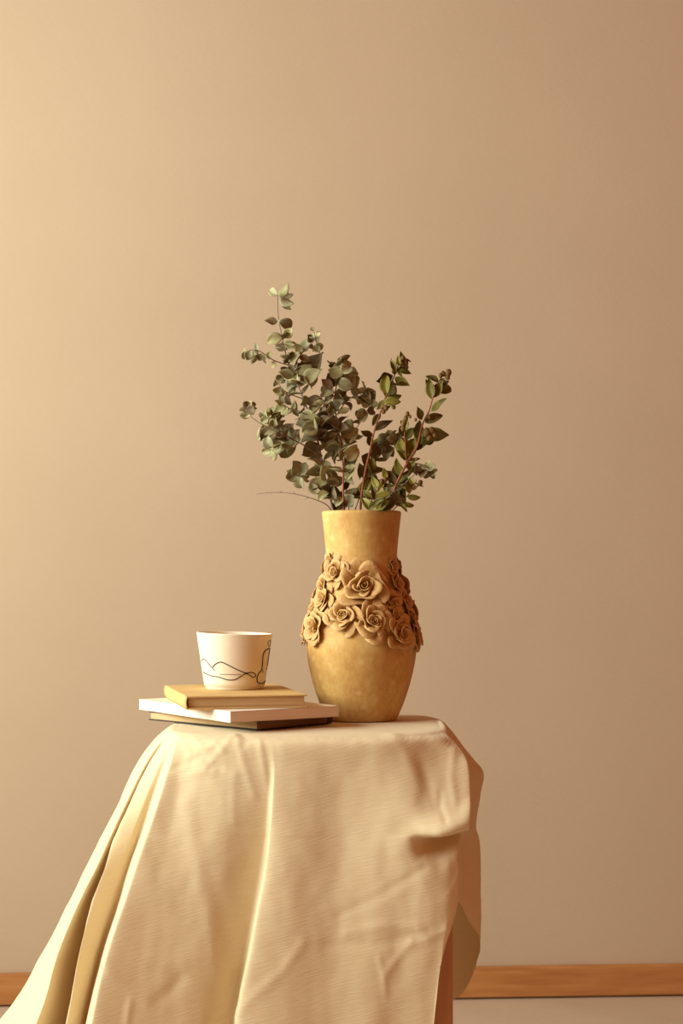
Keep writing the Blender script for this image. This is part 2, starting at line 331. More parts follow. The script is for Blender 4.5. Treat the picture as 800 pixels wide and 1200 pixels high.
KU, KV = 16, 14
cols3 = []
for c_ in C:
    x, y, Y = c_[0]
    q = P(x, y, Y); th = math.atan2(q.y - TC.y, q.x - TC.x)
    pts = []
    for k in (0.0, 0.35, 0.62, 0.80, 0.91):
        e = rim(th, k); pts.append(Vector((e.x, e.y, ZT)))
    e = rim(th, 0.975); pts.append(Vector((e.x, e.y, ZT - 0.0022)))
    pts += [P(*d) for d in c_[1:]]
    cols3.append(pts)
vcols = [spline(p, KV) for p in cols3]                # each a dense vertical line
NV = len(vcols[0])
TENS = {2:.45, 3:.5, 4:.85, 6:.5, 7:.85, 11:.5, 12:.45, 20:.8, 23:.7}      # sharper folds along these columns
def rowspline(p):
    n = len(p); tg = [(p[(i+1)%n]-p[i-1])*0.5*(1-TENS.get(i,0)) for i in range(n)]; out = []
    for i in range(n):
        a, b_, ta, tb_ = p[i], p[(i+1)%n], tg[i], tg[(i+1)%n]
        for k in range(KU):
            t = k/KU; t2 = t*t; t3 = t2*t
            out.append(a*(2*t3-3*t2+1) + ta*(t3-2*t2+t) + b_*(-2*t3+3*t2) + tb_*(t3-t2))
    return out
rows = [rowspline([vc[i] for vc in vcols]) for i in range(NV)]   # rows[i][j]
NU = len(rows[0])
# wrinkles: (polyline px, amplitude, sigma px)
WR = [([(398,1072),(440,1052),(496,1018)],-.0016,5),([(405,1093),(450,1084),(488,1086),(500,1096)],.0026,5),([(380,1108),(440,1106),(500,1094)],-.0022,5),
      ([(452,1140),(466,1122),(482,1104)],.0022,4),([(276,1190),(300,1165),(330,1140),(356,1104)],.0022,5),([(444,1122),(449,1142),(452,1166)],.0015,4),([(470,1106),(500,1100),(524,1088)],.002,5),
      ([(277,861),(284,890),(298,933)],.0017,4),([(304,870),(309,900),(314,925)],.0016,4),([(275,908),(273,935),(274,962)],.0013,5),
      ([(199,903),(215,896),(232,889)],-.0015,4),([(228,868),(240,878),(252,872),(262,880)],.0018,4),([(236,884),(247,896),(258,900)],-.0016,4),([(214,912),(232,905),(250,905)],.0013,4),
      ([(272,862),(258,880),(240,900)],.0015,4),([(280,858),(290,866),(284,874)],-.0014,4),([(218,870),(222,884),(216,900)],.0016,5),
      ([(127,1141),(150,1158),(180,1176)],.0024,6),([(180,1176),(196,1164),(212,1147)],-.003,6),([(148,1200),(150,1186),(152,1176)],.003,4),([(160,1120),(190,1130),(215,1128)],.0014,8),
      ([(218,940),(232,1010),(244,1080),(256,1145)],.0022,9),([(245,1020),(262,1080),(270,1140)],-.0014,10),([(330,900),(345,960),(350,1040)],-.0012,14),([(495,900),(505,930),(512,950)],-.0014,6),([(516,930),(516,946),(522,962)],-.0016,4),
      ([(460,860),(478,890),(490,925)],.002,8),([(532,880),(528,910),(533,940)],.0015,5)]
def segd(p, a, b):
    dx, dy = b[0]-a[0], b[1]-a[1]; L2 = dx*dx+dy*dy
    t = max(0, min(1, ((p[0]-a[0])*dx + (p[1]-a[1])*dy)/L2)); return math.hypot(p[0]-a[0]-t*dx, p[1]-a[1]-t*dy)
def wr(px, py):
    s = 0
    for pl, am, sg in WR:
        if px < min(q[0] for q in pl)-3*sg or px > max(q[0] for q in pl)+3*sg or py < min(q[1] for q in pl)-3*sg or py > max(q[1] for q in pl)+3*sg: continue
        d = min(segd((px,py), pl[i], pl[i+1]) for i in range(len(pl)-1)); sg = sg*0.72
        ed = min(math.hypot(px-pl[0][0],py-pl[0][1]), math.hypot(px-pl[-1][0],py-pl[-1][1]))
        s += 0.6*am*math.exp(-d*d/(2*sg*sg))
    return s
verts = []; uvs = []
TOPR = 5*KV
for i in range(NV):
    for j in range(NU):
        p = rows[i][j].copy()
        if i > TOPR - KV:
            du = rows[min(i+1,NV-1)][j] - rows[i-1][j]; dv = rows[i][(j+1)%NU] - rows[i][j-1]
            n_ = du.cross(dv)
            if n_.length > 1e-12:
                n_.normalize()
                k = min(1, (i-(TOPR-KV))/(2.5*KV))
                d = (noise.noise(Vector((p.x*9, p.y*9, p.z*5)))*.0022 + noise.noise(Vector((p.x*26+5, p.y*26, p.z*17)))*.0010 + noise.noise(Vector((p.x*60, p.y*60+9, p.z*45)))*.0005)*k
                if j < 22*KU: d += wr(400+p.x*F/p.y, HY+(ZC-p.z)*F/p.y)
                p += n_*d
        else:
            p.z += noise.noise(Vector((p.x*18, p.y*18, 3)))*0.0006
        verts.append(p)
CIRC = 1.6
for i in range(NV):
    for j in range(NU):
        p = verts[i*NU+j]
        if i <= TOPR: uvs.append((p.x, p.y))
        else: uvs.append((p.x*0.8 + p.y*0.6, p.z))
faces = []
for i in range(1, NV-1):
    for j in range(NU): faces.append((i*NU+j, (i+1)*NU+j, (i+1)*NU+(j+1)%NU, i*NU+(j+1)%NU))
base = NU  # drop ring 0 (all at the centre): use one hub vertex
verts2 = [verts[0]] + verts[NU:]; uv2 = [uvs[0]] + uvs[NU:]
faces = [tuple(k - NU + 1 for k in f) for f in faces] + [(0, 1 + j, 1 + (j+1)%NU) for j in range(NU)]
cl = obj('tablecloth', mesh('tablecloth', verts2, faces, True, uv2), M_cloth)
cl['label'] = 'cream cotton cloth draped over the small table, fanning out at lower left'; cl['category'] = 'tablecloth'

# ---------------------------------------------------------------- books
def book(name, label, corner, ang, la_, lb, z, th, board, over, spine, mc, mp, labels=None, ms=None):
    """corner = nearest corner; local x runs right along the front face, local y runs away to the left"""
    t = thing(name, label, 'book', (corner[0], corner[1], z), ang, 'books stacked under the cup')
    for nm, a, b_ in (('back_cover', 0, board), ('front_cover', th-board, th)):
        m = MB(); m.box(0, la_, 0, lb, a, b_); bevel(obj(nm, m.mesh(nm, False), mc, t), min(board*0.45, 0.0008), 2)
    px0, px1 = over, la_-over
    m = MB()
    if spine == 'left': px0 = board
    if spine == 'right': px1 = la_-board
    m.box(px0, px1, over, lb-over, board, th-board)
    bevel(obj('page_block', m.mesh('page_block', False), mp, t, label=labels), 0.0006, 1)
    if spine == 'front':
        g = [[(la_*j/6, 0.0004-0.0010*math.sin(PI*i/6), board+(th-2*board)*i/6) for i in range(7)] for j in range(7)]
    elif spine == 'left':     # gently rounded spine
        g = [[(-0.0018*math.sin(PI*i/6)+0.0005, lb*j/6, th*i/6) for i in range(7)] for j in range(7)]
    else:
        g = [[(la_+0.0010*math.sin(PI*i/6)-0.0005, lb*j/6, th*i/6) for i in range(7)] for j in range(7)]
    m = MB(); m.sheet(g, max(board*0.8, 0.0008)); obj('spine', m.mesh('spine'), ms or mc, t, label='brown spine' if ms else None)
    return t
ZB = ZT + 0.0012
A2 = math.radians
b1 = book('hardcover_book', 'dark-covered hardback with tan pages, lowest of the three stacked books', (-0.1103, 2.2286), A2(46.0), 0.140, 0.221, ZB, 0.0125, 0.0014, 0.0022, 'front', M_dark, M_pg_tan, 'tan page block', M_spine)
m = MB(); m.box(0.130, 0.1398, -0.0014, 0.0010, 0.0014, 0.0111); obj('spine_band', m.mesh('spine_band', False), M_dark, b1, label='black band at the spine end')
book('paperback_book', 'white paperback in the middle of the stack, sticking out furthest left', (-0.1434, 2.1976), A2(34.0), 0.168, 0.255, ZB+0.0126, 0.0146, 0.0006, 0.0004, 'right', M_white, M_pg_white)
b3 = book('old_book', 'tan old hardback on top of the stack, directly under the cup', (-0.201, 2.2236), A2(13.0), 0.160, 0.230, ZB+0.0274, 0.0172, 0.0022, 0.0035, 'left', M_tan, M_pg_old)
ZK = ZB + 0.0274 + 0.0173

# ---------------------------------------------------------------- lathe helper, cup
def lathe(prof, n=64, fn=None):
    vs_ = []; fs = []
    for (r_, z) in prof:
        for k in range(n):
            v = Vector((r_*math.cos(2*PI*k/n), r_*math.sin(2*PI*k/n), z)); vs_.append(fn(v) if fn else v)
    for i in range(len(prof)-1):
        for k in range(n): fs.append((i*n+k, i*n+(k+1)%n, (i+1)*n+(k+1)%n, (i+1)*n+k))
    fs.append(tuple(range(n-1,-1,-1))); L = (len(prof)-1)*n; fs.append(tuple(L+k for k in range(n)))
    return vs_, fs
CUX, CUY = -0.1486, 2.373
CH = 0.0775
def cup_r(z):     # outer radius
    return 0.0418 + (0.0528-0.0418)*((max(z-0.004,0))/(CH-0.004))**0.95
def cup_fn(v): return Vector((v.x, v.y, v.z - 0.030*v.x*(v.z/CH)**2))     # thrown a little uneven
cup = thing('ceramic_cup', 'cream ceramic cup with brushed black line drawing on top of the books', 'cup', (CUX, CUY, ZK))
prof = [(0.0385,0.0),(0.0398,0.0008),(0.0402,0.0035),(0.0406,0.0042)] + [(cup_r(0.005+ (CH-0.007)*i/14), 0.005+(CH-0.007)*i/14) for i in range(15)]
prof += [(0.0527,CH-0.0008),(0.0519,CH),(0.0508,CH-0.0004),(0.0502,CH-0.002)] + [(cup_r(z)-0.0038, z) for z in (0.06,0.045,0.03,0.015)] + [(0.037,0.008),(0.028,0.0062),(0.001,0.006)]
v_, f_ = lathe(prof, 72, cup_fn); obj('cup_body', mesh('cup_body', v_, f_), M_glaze, cup)
def cup_pt(cx, cy):     # a point of the drawing, given on the photo's close-up grid, laid on the cup's side
    px, py = 220 + cx/7.27, 730 + cy/7.27
    z = (ZC - (py - HY)*(CUY-0.045)/F) - ZK; r_ = cup_r(z) + 0.0003
    s_ = ((px-400)*(CUY-0.03)/F - CUX)/r_; s_ = max(-0.985, min(0.985, s_)); a = math.asin(s_)
    return cup_fn(Vector((r_*math.sin(a), -r_*math.cos(a), z)))
LINES = [([(108,335),(122,322),(135,315),(155,330),(180,355),(210,385),(232,408)],.00045),
 ([(215,380),(240,352),(275,336),(310,340),(370,370),(440,405),(500,428),(545,424),(575,440),(577,458),(558,468),(530,448),(505,434),(480,440),(440,465),(400,484),(340,485),(270,464),(200,455),(145,440),(128,428)],.00055),
 ([(275,440),(330,438),(400,441),(455,440)],.00022),
 ([(655,505),(645,522),(612,525),(592,507),(590,470),(605,435),(628,402),(636,330),(642,270),(662,235),(690,222),(702,245),(698,290),(692,350),(688,380)],.00065),
 ([(690,395),(680,403),(674,410)],.0006),([(628,400),(640,420),(632,435)],.0003),
 ([(684,154),(700,150),(704,176),(694,205),(681,190),(682,158)],.0003)]
for pl, r_ in LINES:
    pts = [cup_pt(*q) for q in pl]; sp = spline(pts, 8); m = MB(); m.tube(sp, r_*1.15, 6)
    obj('painted_line', m.mesh('painted_line'), M_ink, cup)

# ---------------------------------------------------------------- vase
VX, VY = 0.0282, 2.40
SC = VY/F
VZ = ZT + 0.0012
vase = thing('flower_vase', 'ochre clay vase with a band of sculpted roses, standing on the cloth', 'vase', (VX, VY, VZ))
PV = [(846,40.5),(843,41.8),(840,43.6),(832,47),(823,50.5),(807,55.8),(785,61.3),(765,64.3),(750,64.2),(735,61.5),(715,55.5),(690,47.3),(665,42.2),(650,41.8),(640,42.6),(622,44.4),(610,45.8),(605,46.4)]
VH = (845-601.5)*SC
pv = [Vector(((845-y)*SC, h*SC, 0)) for (y, h) in PV]; pv[0].x = 0.0
dense = spline(pv, 5)
def vase_r(z):
    for a, b_ in zip(dense, dense[1:]):
        if a.x <= z <= b_.x and b_.x > a.x: return a.y + (b_.y-a.y)*(z-a.x)/(b_.x-a.x)
    return dense[-1].y
prof = [(0.02,0.0005)] + [(q.y, q.x) for q in dense] + [(46.4*SC,VH-.0022),(45.6*SC,VH-.0006),(44.4*SC,VH),(43.2*SC,VH-.0006),(42.4*SC,VH-.003)]
prof += [(q.y-0.0055, q.x) for q in reversed(dense[8:-6])] + [(0.03,0.014),(0.001,0.012)]
def vase_fn(v): return Vector((v.x - 0.0000*v.z, v.y, v.z))
v_, f_ = lathe(prof, 96, vase_fn); obj('vase_body', mesh('vase_body', v_, f_), M_clay, vase)

# petals (unit rose: radius 1, axis +Z), shared meshes
def petal_mesh(kind, seed):
    rr = random.Random(seed)
    r0, r1, h, wdt, curl = {'inner': (0.10,0.36,0.92,1.25,0.05), 'middle': (0.20,0.64,0.86,1.05,0.13), 'outer': (0.34,0.90,0.62,0.86,0.24)}[kind]; g = []
    NR, NC = 8, 9
    ph = rr.uniform(0, 6); ph2 = rr.uniform(0, 6)
    for i in range(NR):
        s = i/(NR-1); row = []
        for j in range(NC):
            t = -1 + 2*j/(NC-1)
            top = 1 - 0.30*abs(t)**2.6 + 0.07*math.sin(3.3*t+ph)          # rounded, wavy outline
            ss = s*top
            r_ = r0 + (r1-r0)*ss**0.9; z = h*ss**1.15
            if s > 0.6:
                q = (s-0.6)/0.4; r_ += curl*q*q*(1+0.6*math.sin(2.2*t+ph2)); z -= curl*0.5*q*q*(1+0.5*math.sin(2.2*t+ph2))
            r_ *= 1 + 0.10*math.sin(3.6*t+ph)*s*s - 0.14*t*abs(t)*s      # one edge tucks in, the other out
            z += 0.06*math.sin(4.4*t+2*ph)*s
            a = t*wdt*(0.6+0.4*s)
            row.append((r_*math.cos(a), r_*math.sin(a), z))
        g.append(row)
    m = MB(); m.sheet(g, 0.062); me = m.mesh('petal')
    at = me.attributes.new('rim_pale', 'FLOAT', 'POINT')
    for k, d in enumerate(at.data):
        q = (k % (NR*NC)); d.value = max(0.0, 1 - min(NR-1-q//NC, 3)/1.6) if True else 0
    return me
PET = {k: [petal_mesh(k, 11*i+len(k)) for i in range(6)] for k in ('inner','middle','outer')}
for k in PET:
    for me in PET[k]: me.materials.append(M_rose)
def core_mesh():
    m = MB(); g = []
    for i in range(34):
        a = i/33*4.2*PI; r_ = 0.03 + 0.21*i/33
        g.append([(r_*math.cos(a)*(0.9+0.15*k), r_*math.sin(a)*(0.9+0.15*k), 0.10+(0.80-0.07*math.sin(i*0.9))*k/2) for k in range(3)])
    m.sheet(g, 0.05); m.ball((0,0,0.12), 0.34, 10, 6, (1,1,0.9)); return m.mesh('rose')
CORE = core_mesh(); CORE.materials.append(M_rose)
def vframe(phi, z):
    """point and frame on the vase: phi 0 faces the camera, positive to the right"""
    r_ = vase_r(z); d = Vector((math.sin(phi), -math.cos(phi), 0)); dz = (vase_r(z+.004)-vase_r(z-.004))/.008
    n_ = (d - Vector((0,0,dz))).normalized(); return Vector((d.x*r_, d.y*r_, z)), n_
def place(phi, z, R_, spin, squash=0.8, tilt=(0,0), layers=(3,4,5), sink=0.0, petals=None):
    p, n_ = vframe(phi, z)
    up = Vector((0,0,1)); rt = up.cross(n_).normalized(); u2 = n_.cross(rt)
    n2 = (n_ + rt*tilt[0] + u2*tilt[1]).normalized(); rt2 = u2.cross(n2).normalized(); u3 = n2.cross(rt2)
    M = Matrix((rt2, u3, n2)).transposed().to_4x4(); M.translation = p - n_*sink
    rs = obj('rose', CORE, None, vase); rs.matrix_local = M @ Matrix.Rotation(spin,4,'Z') @ Matrix.Diagonal((R_,R_,R_*squash,1))
    for kind, cnt, off in (('inner',layers[0],0.3),('middle',layers[1],0.9),('outer',layers[2],0.1)):
        for i in range(cnt):
            a = off + 2*PI*i/cnt + R.uniform(-.18,.18)
            c = obj('petal', R.choice(PET[kind]), None, rs); s_ = R.uniform(0.90,1.10)
            c.matrix_local = Matrix.Rotation(a,4,'Z') @ Matrix.Rotation(R.uniform(-.15,.15),4,'X') @ Matrix.Rotation(R.uniform(-.16,.16),4,'Y') @ Matrix.Diagonal((s_,s_*R.uniform(.9,1.1),R.uniform(.8,1.15),1))
def zpx(py): return (845-py)*SC
def phx(px, py):
    return math.asin(max(-.97, min(.97, (px-423.5)*SC/(vase_r(zpx(py))+0.006))))
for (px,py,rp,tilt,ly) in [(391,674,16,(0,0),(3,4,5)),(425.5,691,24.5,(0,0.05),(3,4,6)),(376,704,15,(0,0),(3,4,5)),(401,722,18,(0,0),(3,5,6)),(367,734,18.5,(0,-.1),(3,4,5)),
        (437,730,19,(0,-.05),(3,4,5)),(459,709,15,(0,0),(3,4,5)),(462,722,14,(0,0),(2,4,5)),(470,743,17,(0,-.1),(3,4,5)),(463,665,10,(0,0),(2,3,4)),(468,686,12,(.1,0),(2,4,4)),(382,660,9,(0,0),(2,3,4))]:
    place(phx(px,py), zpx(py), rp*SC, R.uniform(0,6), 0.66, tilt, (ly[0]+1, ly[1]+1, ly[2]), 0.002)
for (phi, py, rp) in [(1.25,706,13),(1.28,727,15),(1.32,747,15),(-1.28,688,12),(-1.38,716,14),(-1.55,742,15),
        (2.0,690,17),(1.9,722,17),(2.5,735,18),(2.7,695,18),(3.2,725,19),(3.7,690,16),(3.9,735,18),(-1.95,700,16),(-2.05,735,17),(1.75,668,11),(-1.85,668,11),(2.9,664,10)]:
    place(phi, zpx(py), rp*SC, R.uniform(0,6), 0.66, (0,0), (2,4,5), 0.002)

# ---------------------------------------------------------------- bouquet
def leaf_mesh(name, wr_, tip, fold, bend, twist, seed):
    rr = random.Random(seed); NR, NC = 9, 7; g = []; p1, p2, p3 = rr.uniform(0,6), rr.uniform(0,6), rr.uniform(0,6)
    y = z = 0.0; a = -0.25*bend
    for i in range(NR):
        s = i/(NR-1)
        if i: a += bend/(NR-1); y += math.cos(a)/(NR-1); z += math.sin(a)/(NR-1)
        e = 0.72 if tip < 1 else 0.85
        wv = wr_*0.5*(math.sin(PI*min(1,s)**e))**(0.72 if tip < 1 else 1.0) * (1 + 0.07*math.sin(6*s+p3)) + 0.012
        if i == NR-1: wv = 0.008
        row = []; tw = twist*(s-0.3)
        for j in range(NC):
            t = -1+2*j/(NC-1)
            x = t*wv*(1-0.12*abs(fold)); h = fold*wv*abs(t)**1.4 + 0.05*math.sin(5.5*s+p1+(2 if t > 0 else 0))*abs(t)*s + (0.10*math.sin(3*s+p2)*t*t*wv)
            xx = x*math.cos(tw) - h*math.sin(tw); hh = x*math.sin(tw) + h*math.cos(tw)
            row.append((xx, y - hh*math.sin(a), z + hh*math.cos(a)))
        g.append(row)
    m = MB(); m.sheet(g, 0.02); return m.mesh(name)
SH = [(0.35,0.6,0.3),(0.5,-0.9,-0.5),(0.2,1.5,0.6),(0.8,0.4,-0.3),(-0.4,0.9,0.8),(0.6,-1.5,0.2),(0.15,0.3,-0.9)]
EUC_R = [leaf_mesh('leaf', 0.90, 0.5, f, b_, w_, i) for i, (f, b_, w_) in enumerate(SH)]
EUC_O = [leaf_mesh('leaf', 0.66, 1, f*1.2, b_, w_, i+20) for i, (f, b_, w_) in enumerate(SH)]
MYR = [leaf_mesh('leaf', 0.50, 1, abs(f)*1.4, b_*0.8, w_, i+40) for i, (f, b_, w_) in enumerate(SH)]
for me in EUC_R + EUC_O: me.materials.append(M_euc)
for me in MYR: me.materials.append(M_myr)
def B(px, py, dy=0.0): return P(px, py, VY + dy)
def put_leaf(parent, pool, base, tipdir, length, face):
    """base point, growing direction, length, facing normal (all in world space; parents sit unrotated)"""
    y = tipdir.normalized(); z = (face - y*face.dot(y))
    if z.length < 1e-4: z = Vector((0.3,-0.8,0.4)); z -= y*z.dot(y)
    z.normalize(); x = y.cross(z)
    M = Matrix((x, y, z)).transposed().to_4x4(); M.translation = base - parent_origin(parent)
    o = obj('leaf', R.choice(pool), None, parent); length *= 1.14; o.matrix_local = M @ Matrix.Diagonal((length*R.uniform(.9,1.15), length, length, 1)); return o
def parent_origin(o):
    v = o.location.copy()
    while o.parent: o = o.parent; v += o.location
    return v
def rnd(s=1.0): return Vector((R.gauss(0,s), R.gauss(0,s), R.gauss(0,s)))
def leaves_along(parent, pts, pool, n, l0, l1, start=0.0, up=0.35, spread=1.0, pair=True, droop=0.0):
    L = [0]
    for a, b_ in zip(pts, pts[1:]): L.append(L[-1] + (b_-a).length)
    az = R.uniform(0, PI)
    for i in range(n):
        f = start + (1-start)*(i+0.5)/n; d = f*L[-1]
        k = max(i_ for i_ in range(len(L)) if L[i_] <= d); k = min(k, len(pts)-2)
        t = (d-L[k])/max(1e-9, L[k+1]-L[k]); p = pts[k].lerp(pts[k+1], t); T = (pts[k+1]-pts[k]).normalized()
        a = T.cross(Vector((0,1,0))).normalized(); b_ = T.cross(a)
        for s_ in ((0, PI) if pair else (R.uniform(0, 2*PI),)):
            q = az + s_ + R.uniform(-.35,.35); out = a*math.cos(q) + b_*math.sin(q)
            dr = out*spread + T*up + Vector((0,0,-droop)) + rnd(0.15); ln = (l0+(l1-l0)*f)*SC*R.uniform(.8,1.15)
            face = T*0.8 + Vector((-0.25,-0.55,0.3)) + rnd(0.35)
            put_leaf(parent, pool, p, dr, ln, face)
        az += PI/2
def cluster(parent, c, pool, n, ln, rad=4):
    """tight tip tuft"""
    for i in range(n):
        d = rnd(1.0); d.normalize(); d.y *= 0.8; d.z += 0.15
        put_leaf(parent, pool, c + d*rad*SC*0.35, d, ln*SC*R.uniform(.75,1.15), Vector((-0.3,-0.8,0.5)) + rnd(0.5))
def branch(name, label, cat, group, main, m, r0, r1):
    p0 = B(*main[0]); root = Vector((VX + (p0.x-VX)*0.25, VY + main[0][2]*0.3, VZ + 0.03))
    t = thing(name, label, cat, root, 0, group)
    pts = spline([B(*q) for q in main], 4); st_ = [root, root.lerp(pts[0], 0.5)] + pts
    n = len(st_); mb = MB(); mb.tube([q - root for q in st_], [r0+(r1-r0)*i/(n-1) for i in range(n)], 7)
    obj('stem', mb.mesh('stem'), m, t); return t, pts
def twig(t, pl, m, r0=.0009, r1=.0004):
    pts = spline([B(*q) for q in pl], 4); o0 = pts[0]
    mb = MB(); n = len(pts); mb.tube([q-o0 for q in pts], [r0+(r1-r0)*i/(n-1) for i in range(n)], 5)
    o = obj('twig', mb.mesh('twig'), m, t); o.location = o0 - parent_origin(t); return o, pts
def xl(parent, lst, pool):
    """single leaves placed by base -> tip (px), optional facing"""
    for q in lst:
        bx,by,tx,ty = q[:4]; dy = q[4] if len(q) > 4 else R.uniform(-.025,.0)
        a = B(bx,by,dy); b_ = B(tx,ty,dy+R.uniform(-.008,.008))
        put_leaf(parent, pool, a, b_-a, (b_-a).length, Vector((-0.35,-0.9,0.25)) + rnd(0.28))
GE, GM = 'eucalyptus branches in the vase', 'red-stemmed green branches in the vase'
def euc(label, main, r0=.0018, r1=.0006, m=None): return branch('eucalyptus_branch', label, 'branch', GE, main, m or M_bark_grey, r0, r1)

# E1: the tall one on the left
e1, s1 = euc('silver-green eucalyptus branch, tallest in the vase, tip highest at left', [(391,600,0),(382,566,-.01),(377,540,-.018),(373,520,-.02),(367,495,-.02),(359,477,-.02),(350,454,-.015),(338,426,-.008),(331,398,0),(326,372,0),(325,346,0)])
leaves_along(e1, s1[:30], EUC_O + EUC_R, 13, 19, 17, 0.06)
xl(e1, [(326,346,315,340),(326,346,339,334),(327,346,343,347),(328,350,342,357),(330,353,340,362),(325,377,311,376),(326,376,343,384),(332,396,344,384),(331,394,314,400),(333,402,345,404),
  (336,408,348,404),(336,410,324,406),(340,425,352,414),(345,440,328,436),(346,442,364,430),(352,448,376,436),(352,446,378,420),(350,450,336,452),(340,447,357,450),(356,470,380,474),(346,470,347,487),(351,486,373,490),
  (372,500,348,494),(374,520,354,534),(374,514,408,524),(376,516,398,512),(378,534,360,528),(378,540,388,556),(380,556,358,557),(382,553,395,562),(384,566,366,562),(384,568,402,562),(386,578,372,584),(388,582,372,572),(386,572,398,577)], EUC_O)
xl(e1, [(372,498,356,506),(370,500,392,490),(371,503,385,512),(356,440,370,452),(348,432,336,440)], EUC_R)
leaves_along(e1, s1[26:34], EUC_R, 4, 14, 12)
w_, q_ = twig(e1, [(338,428,-.01),(320,422,-.015),(305,412,-.02),(295,410,-.02),(287,413,-.02)], M_bark_grey)
xl(w_, [(303,411,299,403),(299,411,296,425),(306,414,303,426),(316,421,315,412),(312,419,309,425),(289,412,285,421),(294,410,289,424),(290,412,284,410),(322,423,319,431),(296,410,302,416)], EUC_O)
w_, q_ = twig(e1, [(343,432,-.01),(352,416,-.015),(362,405,-.02),(369,397,-.02),(367,386,-.015)], M_bark_grey)
xl(w_, [(352,415,348,401),(353,413,362,400),(360,407,369,409),(360,407,352,412),(366,401,361,393),(369,397,364,392),(369,400,376,397),(370,402,378,409),(368,404,374,413),(350,418,362,422),(367,388,365,384),(369,392,376,390)], EUC_O + EUC_R)
w_, q_ = twig(e1, [(357,468,-.02),(340,462,-.03),(330,455,-.04),(325,446,-.045)], M_bark_grey)
xl(w_, [(330,456,324,464),(327,450,322,446),(328,450,334,446),(330,456,336,462),(334,459,330,470),(325,448,330,440),(338,462,338,474),(325,447,321,453),(333,458,320,461),(338,460,346,454)], EUC_R + EUC_O)
w_, q_ = twig(e1, [(364,488,-.02),(350,482,-.03),(338,478,-.035),(330,474,-.04)], M_bark_grey)
xl(w_, [(333,475,324,484),(331,474,322,470),(333,474,336,484),(330,474,328,464),(338,478,332,488),(343,480,347,470)], EUC_R + EUC_O)
w_, q_ = twig(e1, [(376,535,-.02),(356,522,-.035),(338,512,-.045),(322,500,-.05),(312,490,-.05)], M_bark_grey)
leaves_along(w_, q_, EUC_O + EUC_R, 6, 17, 14, 0.35)
xl(w_, [(318,497,304,488),(322,499,330,484),(312,490,320,480),(312,490,305,483),(330,507,345,500),(336,511,350,506),(328,505,310,508),(330,508,316,520),(335,512,325,530),(340,514,332,535),(324,502,302,512),(344,516,348,505),
   (320,500,308,520),(315,494,325,488),(336,512,310,528),(342,516,338,532)], EUC_O + EUC_R)
cluster(w_, B(316,489,-.055), EUC_R, 7, 11, 6)
cluster(w_, B(319,527,-.05), EUC_R, 6, 13, 6)
w_, q_ = twig(e1, [(357,522,-.035),(336,512,-.05),(312,500,-.09),(296,490,-.11),(291,482,-.11)], M_bark_grey, .0007, .0003)
xl(w_, [(291,479,284,490,-.11),(290,476,298,486,-.115),(292,480,300,480,-.11),(291,484,287,494,-.11),(291,478,286,471,-.11),(291,476,297,471,-.11),(289,480,281,482,-.11),(292,474,299,474,-.11)], EUC_R)
w_, q_ = twig(e1, [(386,580,-.01),(372,568,-.03),(358,562,-.04),(348,555,-.045)], M_bark_grey)
xl(w_, [(352,558,338,548),(352,558,344,542),(352,557,358,544),(348,556,335,560),(353,559,351,574),(358,562,354,550),(362,564,352,562),(366,566,372,578)], EUC_R)

# E2: second eucalyptus, centre
e2, s2 = euc('eucalyptus branch with brown stem in the middle, tip tuft right of the tallest one', [(403,600,-.02),(402,575,-.03),(402,548,-.03),(399,520,-.02),(394,490,-.01),(392,466,-.005),(396,447,0),(406,432,.005)], .0017, .0006, M_bark_red)
leaves_along(e2, s2, EUC_R + EUC_O, 9, 19, 14, 0.22)
xl(e2, [(390,455,378,446),(392,460,376,458),(393,462,402,472),(396,448,388,438),(400,440,394,424),(402,438,410,428),(406,434,418,438),(405,434,416,446),(396,450,412,452),(402,440,386,434),(392,466,406,460),(393,472,382,484),(395,485,408,480),(398,500,382,494),
   (400,515,418,505),(402,534,420,526),(402,536,392,520),(403,545,420,540),(402,530,388,538),(403,560,418,548),(400,510,412,492),(403,552,413,566),(404,580,418,574),(402,584,392,592),(404,590,416,582)], EUC_R + EUC_O)
cluster(e2, B(398,428,.0), EUC_R, 9, 12, 8); cluster(e2, B(411,440,.0), EUC_R, 9, 12, 8); cluster(e2, B(390,456,-.01), EUC_O, 6, 15, 8)
w_, q_ = twig(e2, [(395,486,-.01),(404,472,0),(414,464,.005),(424,460,.01)], M_bark_grey)
leaves_along(w_, q_, EUC_R, 4, 13, 11, 0.3); cluster(w_, B(424,462,.01), EUC_R, 9, 11, 8)
w_, q_ = twig(e2, [(398,505,-.02),(388,490,-.03),(380,475,-.035),(376,462,-.03)], M_bark_grey)
leaves_along(w_, q_, EUC_O, 4, 15, 12, 0.3)

# E3: thin stem of round leaves
e3, s3 = euc('thin eucalyptus sprig of round blue-grey leaves in the gap behind the middle stems', [(409,600,.02),(404,560,.025),(404,530,.025),(412,510,.02),(424,492,.015),(436,470,.01)], .0011, .0005)
xl(e3, [(422,494,428,482,.01),(420,497,411,494,.01),(426,490,419,480,.01),(434,474,424,468,.01),(436,471,430,458,.01),(436,470,444,460,.01),(430,482,440,480,.01),(413,509,424,512,.01),(405,530,395,524,.02),(405,540,414,532,.02),(434,472,442,472,.01)], EUC_R)
